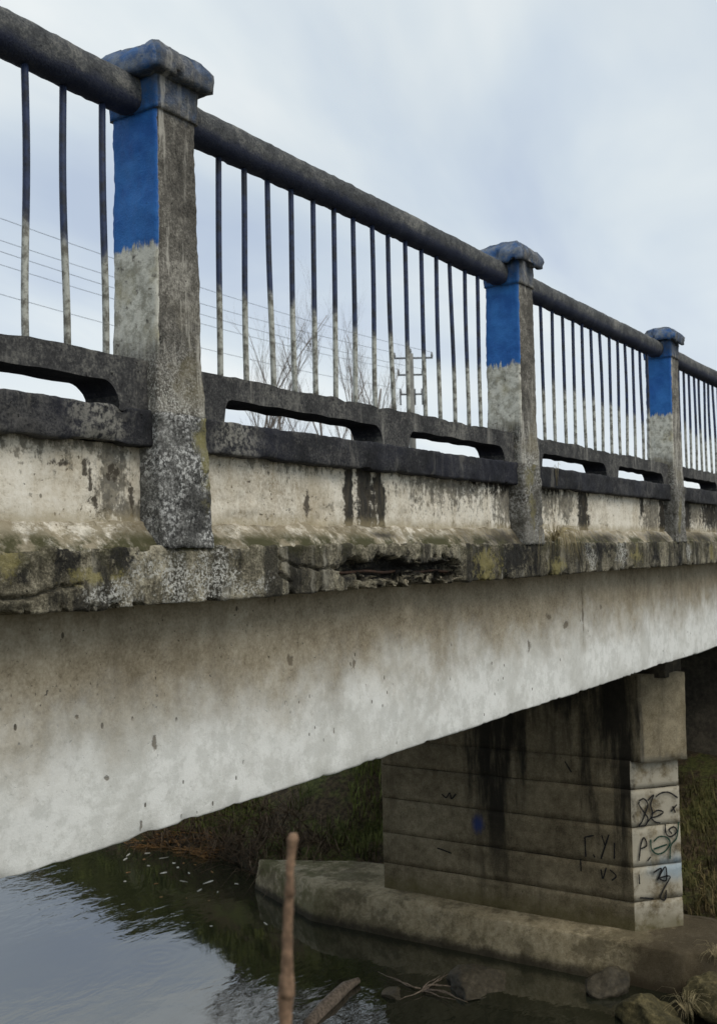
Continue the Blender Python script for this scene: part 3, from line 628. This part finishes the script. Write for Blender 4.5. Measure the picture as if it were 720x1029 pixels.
# ------------------------------------------------------------------ rocks and driftwood in the water
def blob(name, c, r, mat, seed, label, cat, rough=.25, group=None, cut=None):
    bm = bmesh.new(); bmesh.ops.create_icosphere(bm, subdivisions=5, radius=1); V = np.array([q.co[:] for q in bm.verts]); F_ = [[q.index for q in g.verts] for g in bm.faces]; bm.free()
    n = fbm(V+seed, 1.1, 3, seed); 
    for q in range(7):
        d = np.array([math.sin(seed*3+q*2.4), math.cos(seed*5+q*1.7), math.sin(seed+q*1.1)*.9]); d /= np.linalg.norm(d)
        h = .72+.12*math.sin(seed*7+q); t = V@d; V = V-np.maximum(0, t-h)[:, None]*d
    V = V*(1+rough*n*.5)[:, None]*np.array(r)+np.array(c)
    o = mesh(name, V, F_, mat, None, lambda v: min(r)*(.13*fbm(v, 4, 4, seed+2)+.06*fbm(v, 18, 3, seed+3)), origin=(c[0], c[1], c[2]-r[2])); return tag(o, label, cat, group)
blob('river_rock', (7.62, 3.9, -3.41), (.36, .26, .13), M['rock'], 3, 'large flat-topped brown rock in the dark water before the pier footing', 'rock')
blob('river_rock', (7.13, 4.36, -3.42), (.12, .10, .07), M['rock'], 5, 'small brown stone beside the pale twig tangle in the water', 'rock')
blob('river_rock', (8.06, 2.98, -3.36), (.26, .15, .10), M['rock'], 8, 'tilted dark slab of rock at the corner of the pier footing', 'rock')
blob('mossy_rock', (7.62, 2.5, -3.38), (.27, .25, .15), M['moss'], 11, 'moss-covered boulder with dry grass on the bank beside the footing', 'rock')
blob('mossy_rock', (8.0, 2.12, -3.30), (.30, .26, .16), M['moss'], 14, 'low mossy lump of broken concrete at the bank end of the footing', 'rock')
o = mesh('driftwood_log', *tube([(7.16, 4.70, -3.37), (7.0, 4.72, -3.375), (6.8, 4.69, -3.37), (6.6, 4.66, -3.385), (6.35, 4.61, -3.40)], [.022, .045, .05, .05, .045], 10), M['log'], None, lambda v: .006*fbm(v, 14, 4, 95), origin=(6.8, 4.69, -3.4))
tag(o, 'grey driftwood log half sunk in the reflecting water', 'log')
tw = []; r_ = random.Random(12)
for i in range(11):
    a = r_.uniform(-.9, .9)+(2.2 if i % 4 == 0 else -.3); c = np.array([7.28+r_.uniform(-.04, .04), 4.20+r_.uniform(-.04, .04), -3.385]); P_ = [c]; L = r_.uniform(.05, .11)
    for q in range(4): a += r_.uniform(-.5, .5); P_.append(P_[-1]+np.array([math.cos(a)*L, math.sin(a)*L, r_.uniform(-.012, .018)]))
    tw.append(tube(P_, [.006, .005, .004, .003, .0015], 5))
o = mesh('twig_tangle', *join(tw), M['log'], None, origin=(7.28, 4.2, -3.4)); tag(o, 'pale tangle of bleached twigs caught between the stones', 'twigs')

# floating scraps under the far bank
scr = [(8.74, 8.48), (8.9, 8.7), (8.95, 8.3), (8.62, 8.15), (9.02, 8.05), (8.75, 7.9), (8.5, 7.75), (8.9, 7.7), (8.35, 7.4), (8.6, 7.5), (8.15, 7.1), (8.95, 9.0), (9.1, 8.85), (8.3, 7.95), (8.8, 8.9), (7.6, 6.6), (8.0, 7.6), (9.05, 8.55), (8.2, 8.3), (8.45, 8.5), (8.7, 7.2), (8.4, 7.2), (8.1, 7.35), (8.85, 8.15), (7.9, 6.2), (9.0, 8.2)]
for i, (x, y) in enumerate(scr):
    L, wd, a = random.uniform(.012, .075), random.uniform(.006, .018), random.uniform(0, 3.1); n = 9
    th = np.linspace(0, 2*math.pi, n, endpoint=False); P = np.stack([L*np.cos(th)*(.8+.4*rng.random(n)), wd*np.sin(th)*(.8+.4*rng.random(n))], -1)
    Rm = np.array([[math.cos(a), -math.sin(a)], [math.sin(a), math.cos(a)]]); P = P@Rm.T
    v = [(x+p[0], y+p[1], ZW-.006) for p in P]+[(x+p[0]*.9, y+p[1]*.9, ZW+.003+.0025*math.sin(i+j)) for j, p in enumerate(P)]
    f = [(j, (j+1) % n, n+(j+1) % n, n+j) for j in range(n)]+[tuple(range(n, 2*n)), tuple(range(n-1, -1, -1))]
    wh = i % 3 != 1
    o = mesh('floating_scrap', v, f, M['foam' if wh else 'leaf'], None, flat=True, origin=(x, y, ZW))
    tag(o, 'small white scrap of litter floating near the far bank' if wh else 'small brown dead leaf floating near the far bank', 'litter' if wh else 'leaf', 'white scraps floating by the bank' if wh else 'dead leaves floating by the bank')

# ------------------------------------------------------------------ bank vegetation
def blades(n, xs, ys, h0, h1, wd, seedx, cond=None, lean=.5):
    V = []; F_ = []; r = np.random.default_rng(seedx)
    X = r.uniform(*xs, n*2); Y = r.uniform(*ys, n*2); p = np.stack([X, Y, X*0], -1); dens = fbm(p, 1.3, 3, seedx)
    ok = (X > bank_b(Y)+.12) & (dens > -.35)
    if cond is not None: ok &= cond(X, Y)
    X, Y = X[ok][:n], Y[ok][:n]; Z = ground_h(X, Y)-.02; n = len(X)
    H = r.uniform(h0, h1, n); A = r.uniform(0, 6.28, n); Ln = r.uniform(.1, lean*2, n)*H; W_ = r.uniform(.6, 1.4, n)*wd
    dx, dy = np.cos(A), np.sin(A); px, py = -dy*W_, dx*W_
    v = np.empty((n, 5, 3))
    v[:, 0] = np.stack([X-px, Y-py, Z], -1); v[:, 1] = np.stack([X+px, Y+py, Z], -1)
    mx_, my_, mz_ = X+dx*Ln*.35, Y+dy*Ln*.35, Z+H*.6
    v[:, 2] = np.stack([mx_+px*.7, my_+py*.7, mz_], -1); v[:, 3] = np.stack([mx_-px*.7, my_-py*.7, mz_], -1); v[:, 4] = np.stack([X+dx*Ln, Y+dy*Ln, Z+H*(1-.3*Ln/H)], -1)
    b = np.arange(n)*5; F_ = np.stack([b, b+1, b+2, b+3], -1).tolist()+np.stack([b+3, b+2, b+4], -1).tolist()
    return v.reshape(-1, 3), F_
off_foot = lambda X, Y: ~((X < 9.5) & (Y > 2.0) & (Y < 6.9))
tag(mesh('bank_grass', *blades(26000, (9, 15), (5.6, 14), .08, .28, .006, 21, off_foot), M['grass'], recalc=False), 'green winter grass covering the far river bank', 'grass', kind='stuff')
tag(mesh('dry_grass', *blades(5000, (7.2, 10.4), (.2, 3.0), .05, .2, .004, 23, off_foot), M['hay'], recalc=False), 'dry straw-coloured grass on the bank end beside the footing', 'grass', kind='stuff')
tag(mesh('bank_grass', *blades(9000, (9.2, 13.4), (1.0, 5.6), .05, .2, .006, 25, off_foot), M['shade_grass'], recalc=False), 'brownish green grass on the shaded bank behind the pier', 'grass', kind='stuff')
tb = []
for i in range(520):
    y = random.uniform(6.4, 9.2); x = float(bank_b(np.array(y)))+random.uniform(-.12, .55); z = float(ground_h(np.array([x]), np.array([y]))[0]); z = max(z, ZW-.01)
    a = random.uniform(0, 6.28); L = random.uniform(.15, .5); d = np.array([math.cos(a)-.4, math.sin(a), 0])*L; b0 = np.array([x, y, z]); hgt = random.uniform(.03, .3)
    tb.append(tube([b0, b0+d*.5+[0, 0, hgt], b0+d+[0, 0, hgt*random.uniform(-.2, .8)]], [.006, .0045, .002], 3))
tag(mesh('brushwood', *join(tb), M['twig'], recalc=False), 'brown tangle of dead stems along the far waterline', 'brushwood', kind='stuff')
tb = []
for i in range(160):
    y = random.uniform(8.0, 9.3); x = float(bank_b(np.array(y)))+random.uniform(-.22, .15); a = random.uniform(-.9, .9)+1.5; L = random.uniform(.06, .2)
    b0 = np.array([x, y, max(float(ground_h(np.array([x]), np.array([y]))[0]), ZW)+random.uniform(.0, .05)]); d = np.array([math.cos(a), math.sin(a), random.uniform(-.1, .2)])*L; tb.append(tube([b0, b0+d*.5, b0+d], [.006, .008, .004], 3))
tag(mesh('reed_litter', *join(tb), M['leaf'], recalc=False), 'pale brown broken reeds washed up against the far bank', 'reeds', kind='stuff')
o = mesh('dead_branch', *join([tube([(9.75, 7.15, -3.22), (10.05, 7.02, -3.0), (10.35, 6.88, -2.80), (10.6, 6.80, -2.58), (10.8, 6.66, -2.42)], [.022, .021, .018, .014, .008], 7),
      tube([(10.35, 6.88, -2.80), (10.5, 6.98, -2.62), (10.55, 7.1, -2.5)], [.010, .007, .003], 5), tube([(10.1, 7.0, -2.98), (10.4, 6.7, -2.86), (10.6, 6.5, -2.82)], [.010, .007, .003], 5)]), M['straw'], None, origin=(9.75, 7.15, -3.3))
tag(o, 'pale fallen branch leaning up the grassy bank beside the pier', 'branch')

# weeds rooted on the ledge beside the second post
def weed(name, c, n, h, sp, label, droop=.6, mat='straw'):
    L = []
    for i in range(n):
        a = random.uniform(-3.1, 0); k = random.uniform(.3, 1); d = np.array([math.cos(a)*sp, -abs(math.sin(a))*sp*.4, random.uniform(-.06, .05)])*k; d[1] *= (1 if name == 'dry_weed' else random.choice((-2, 1, 2))); b0 = np.array(c)+[random.uniform(-.004, .004), random.uniform(-.004, .004), 0]
        L.append(tube([b0, b0+d*.4+[0, 0, h*k], b0+d*.8+[0, 0, h*k*.8], b0+d+[0, 0, h*k*(1-droop*2)]], [.0013, .0012, .0009, .0005], 3))
    return tag(mesh(name, *join(L), M[mat], None, origin=c, recalc=False), label, 'weed')
weed('dry_weed', (5.12, D+.02, .045), 90, .075, .34, 'tuft of dry straw hanging over the ledge by the yellowed post base', 1.2)
weed('dry_weed', (5.2, D+.025, .33), 3, .16, .10, 'thin dry stem curling on the dark sill past the yellowed post base', .1)

weed('dead_grass_clump', (7.8, 2.30, -3.36), 70, .14, .30, 'clump of dead grass between the mossy boulder and the broken concrete', .3)
weed('dead_grass_clump', (8.32, 2.22, -3.13), 60, .12, .24, 'clump of dead grass on the muddy end of the pier footing', .3)
# bare stalk rising from the bank close to the camera
P = np.array([(0.752, .600, -1.62), (0.768, .592, -.9), (0.773, .586, -.418), (0.773, .584, -.392), (0.772, .582, -.348), (0.7725, .579, -.305), (0.772, .578, -.299), (0.772, .577, -.277), (0.773, .5745, -.255), (.7732, .574, -.248)])
P = catmull(P, 8); zq = P[:, 2]
rd = np.interp(-zq, [.246, .252, .262, .29, .298, .305, .33, .365, .384, .392, .402, .42, 1.6], [.0028, .0046, .0042, .0040, .0050, .0044, .0043, .0052, .0064, .0074, .0062, .0060, .010])
o = mesh('bare_stalk', *tube(P, rd, 10), M['stalk'], None, lambda v: .0007*fbm(v, 160, 3, 97), origin=(.752, .600, -1.62)); tag(o, 'bare brown plant stalk with a swollen knot, standing close to the camera', 'stalk')

# ------------------------------------------------------------------ bare trees beyond the bridge
def bare_tree(x, y, ztop, seed, label, spread=.35, kids=4):
    r = random.Random(seed); zg = float(ground_h(np.array([x]), np.array([y]))[0])-.1; H = (ztop-zg)*1.27; tr = []; cr = []
    root = empty('bare_tree', (x, y, zg), label, 'tree', 'leafless trees beyond the bridge')
    def grow(p, d, L, rad, lev):
        pts = [np.array(p)]; dd = np.array(d)
        for i in range(5):
            dd = dd+np.array([r.uniform(-1, 1), r.uniform(-1, 1), r.uniform(-.2, .8)])*.13; dd /= np.linalg.norm(dd); pts.append(pts[-1]+dd*L/5)
        rads = np.linspace(rad, rad*.45, 6); (tr if lev == 0 else cr).append(tube(pts, rads, 5 if lev < 2 else 3))
        if lev >= 4 or L < .25: return
        nk = kids+3 if lev == 0 else kids
        for i in range(nk):
            t = .25+.75*(i+r.random())/nk; q = pts[min(5, int(t*5))]; a = r.uniform(0, 6.28)
            nd = dd*1.0+np.array([math.cos(a), math.sin(a), .35])*r.uniform(.45, .9); nd /= np.linalg.norm(nd); grow(q, nd, L*r.uniform(.42, .62), rads[min(5, int(t*5))]*.55, lev+1)
    grow((x, y, zg), (r.uniform(-.05, .05), r.uniform(-.05, .05), 1), H*.62, .035+H*.005, 0)
    V = np.concatenate([np.array(q[0]) for q in tr+cr]); sc = H/(V[:, 2].max()-zg)
    for nm, l in (('trunk', tr), ('crown', cr)):
        v, f = join(l); v = (v-[x, y, zg])*[.8, .8, sc]+[x, y, zg]; mesh(nm, v, f, M['bark'], root, recalc=False)
TR = [(31.39, 24.55, 8.9, 'tallest leafless tree seen between the bars beside the lichened post'), (32.9, 22.3, 8.3, 'leafless tree with a broad fan of twigs between the railing bars'),
      (33.6, 21.2, 7.7, 'leafless sapling standing closest to the utility pole'), (32.0, 23.7, 7.4, 'thin leafless sapling beside the tallest bare tree'),
      (35.2, 27.5, 7.6, 'slender leafless tree set back behind the tallest bare tree'), (37.5, 24.0, 8.6, 'faint leafless tree standing behind the broad fan of twigs'), (33.9, 20.7, 6.6, 'short leafless shrub tree at the foot of the utility pole')]
for i, (x, y, z, l) in enumerate(TR): bare_tree(x, y, z, 40+i, l, kids=4)
# scrub along the top of the far bank
def scrub(x, y, h, seed, label):
    r = random.Random(seed); zg = float(ground_h(np.array([x]), np.array([y]))[0])-.05; L = []
    root = empty('leafless_bush', (x, y, zg), label, 'bush', 'leafless bushes on the far bank')
    st = []
    for i in range(14):
        a = r.uniform(0, 6.28); d = np.array([math.cos(a)*.5, math.sin(a)*.5, 1.]); P_ = [np.array([x, y, zg])+d*h*t*[r.uniform(.7, 1.1), r.uniform(.7, 1.1), 1-.25*t] for t in np.linspace(0, 1, 5)]
        st.append(tube(P_, np.linspace(.018, .006, 5), 4))
        for j in range(16):
            q = P_[r.randint(1, 4)]; b = r.uniform(0, 6.28); e = q+np.array([math.cos(b), math.sin(b), r.uniform(-.2, 1)])*h*r.uniform(.12, .34); L.append(tube([q, .5*(q+e)+[0, 0, .03], e], [.007, .005, .003], 3))
    mesh('stem', *join(st), M['twig'], root, recalc=False); mesh('twigs', *join(L), M['twig'], root, recalc=False)
for i, (x, y, h) in enumerate([(12.6, 8.6, 1.3), (12.9, 9.7, 1.5), (13.1, 10.8, 1.1), (14.6, 10.2, 1.6), (12.2, 7.6, 1.1)]):
    scrub(x, y, h, 70+i, 'brown leafless bush on the slope of the far bank')

# ------------------------------------------------------------------ utility pole and wires
def utility_pole(c, H, ax, label):
    zg = float(ground_h(np.array([c[0]]), np.array([c[1]]))[0])-.2; p = empty('utility_pole', (c[0], c[1], zg), label, 'utility pole'); ax = np.array(ax)/np.linalg.norm(ax)
    c3 = np.array([c[0], c[1], 0.]); a3 = np.array([ax[0], ax[1], 0]); wires = []
    mesh('pole', *tube([c3+[0, 0, zg], c3+[0, 0, H]], [.24, .15], 10), M['pole'], p)
    for z, l, r_ in ((H-.25, -.95, 1.25), (H-1.2, -.75, .7), (H-2.3, -.65, .65)):
        arm = mesh('cross_arm', *tube([c3+a3*l+[0, 0, z], c3+a3*r_+[0, 0, z]], .055, 6), M['steel'], p)
        for t in (l+.05, r_-.05):
            mesh('insulator', *tube([c3+a3*t+[0, 0, z], c3+a3*t+[0, 0, z+.12], c3+a3*t+[0, 0, z+.32]], [.03, .075, .04], 8), M['porcelain'], arm); wires.append(c3+a3*t+[0, 0, z+.32])
    mesh('insulator', *tube([c3+[0, 0, H-.02], c3+[0, 0, H+.12], c3+[0, 0, H+.3]], [.03, .075, .04], 8), M['porcelain'], p)
    mesh('switch_gear', *join([tube([c3+a3*t+[0, 0, H-2.9], c3+a3*t+[0, 0, H-2.0]], .05, 6) for t in (-.62, .62, .2)]), M['steel'], p)
    return wires
w1 = utility_pole((51.83, 29.6), 11.2, (.75, -1.1), 'concrete utility pole with three cross arms seen between the railing bars')
w2 = utility_pole((14.9, 30.6), 12.2, (.75, -1.1), 'concrete utility pole across the river, carrying the nearer wire ends')
WN = ['wire on the far side of the top cross arm', 'wire on the near side of the top cross arm', 'wire on the far side of the middle cross arm', 'wire on the near side of the middle cross arm', 'wire on the lowest cross arm of the utility poles']
for i in range(5):
    a, b = w1[i], w2[i]; P_ = [a+(b-a)*t-[0, 0, 4*.55*t*(1-t)] for t in np.linspace(0, 1, 24)]
    tag(mesh('power_line', *tube(P_, .010, 4), M['wire'], None, origin=tuple(b), recalc=False), 'thin overhead '+WN[i], 'power line', 'wires strung between the utility poles')
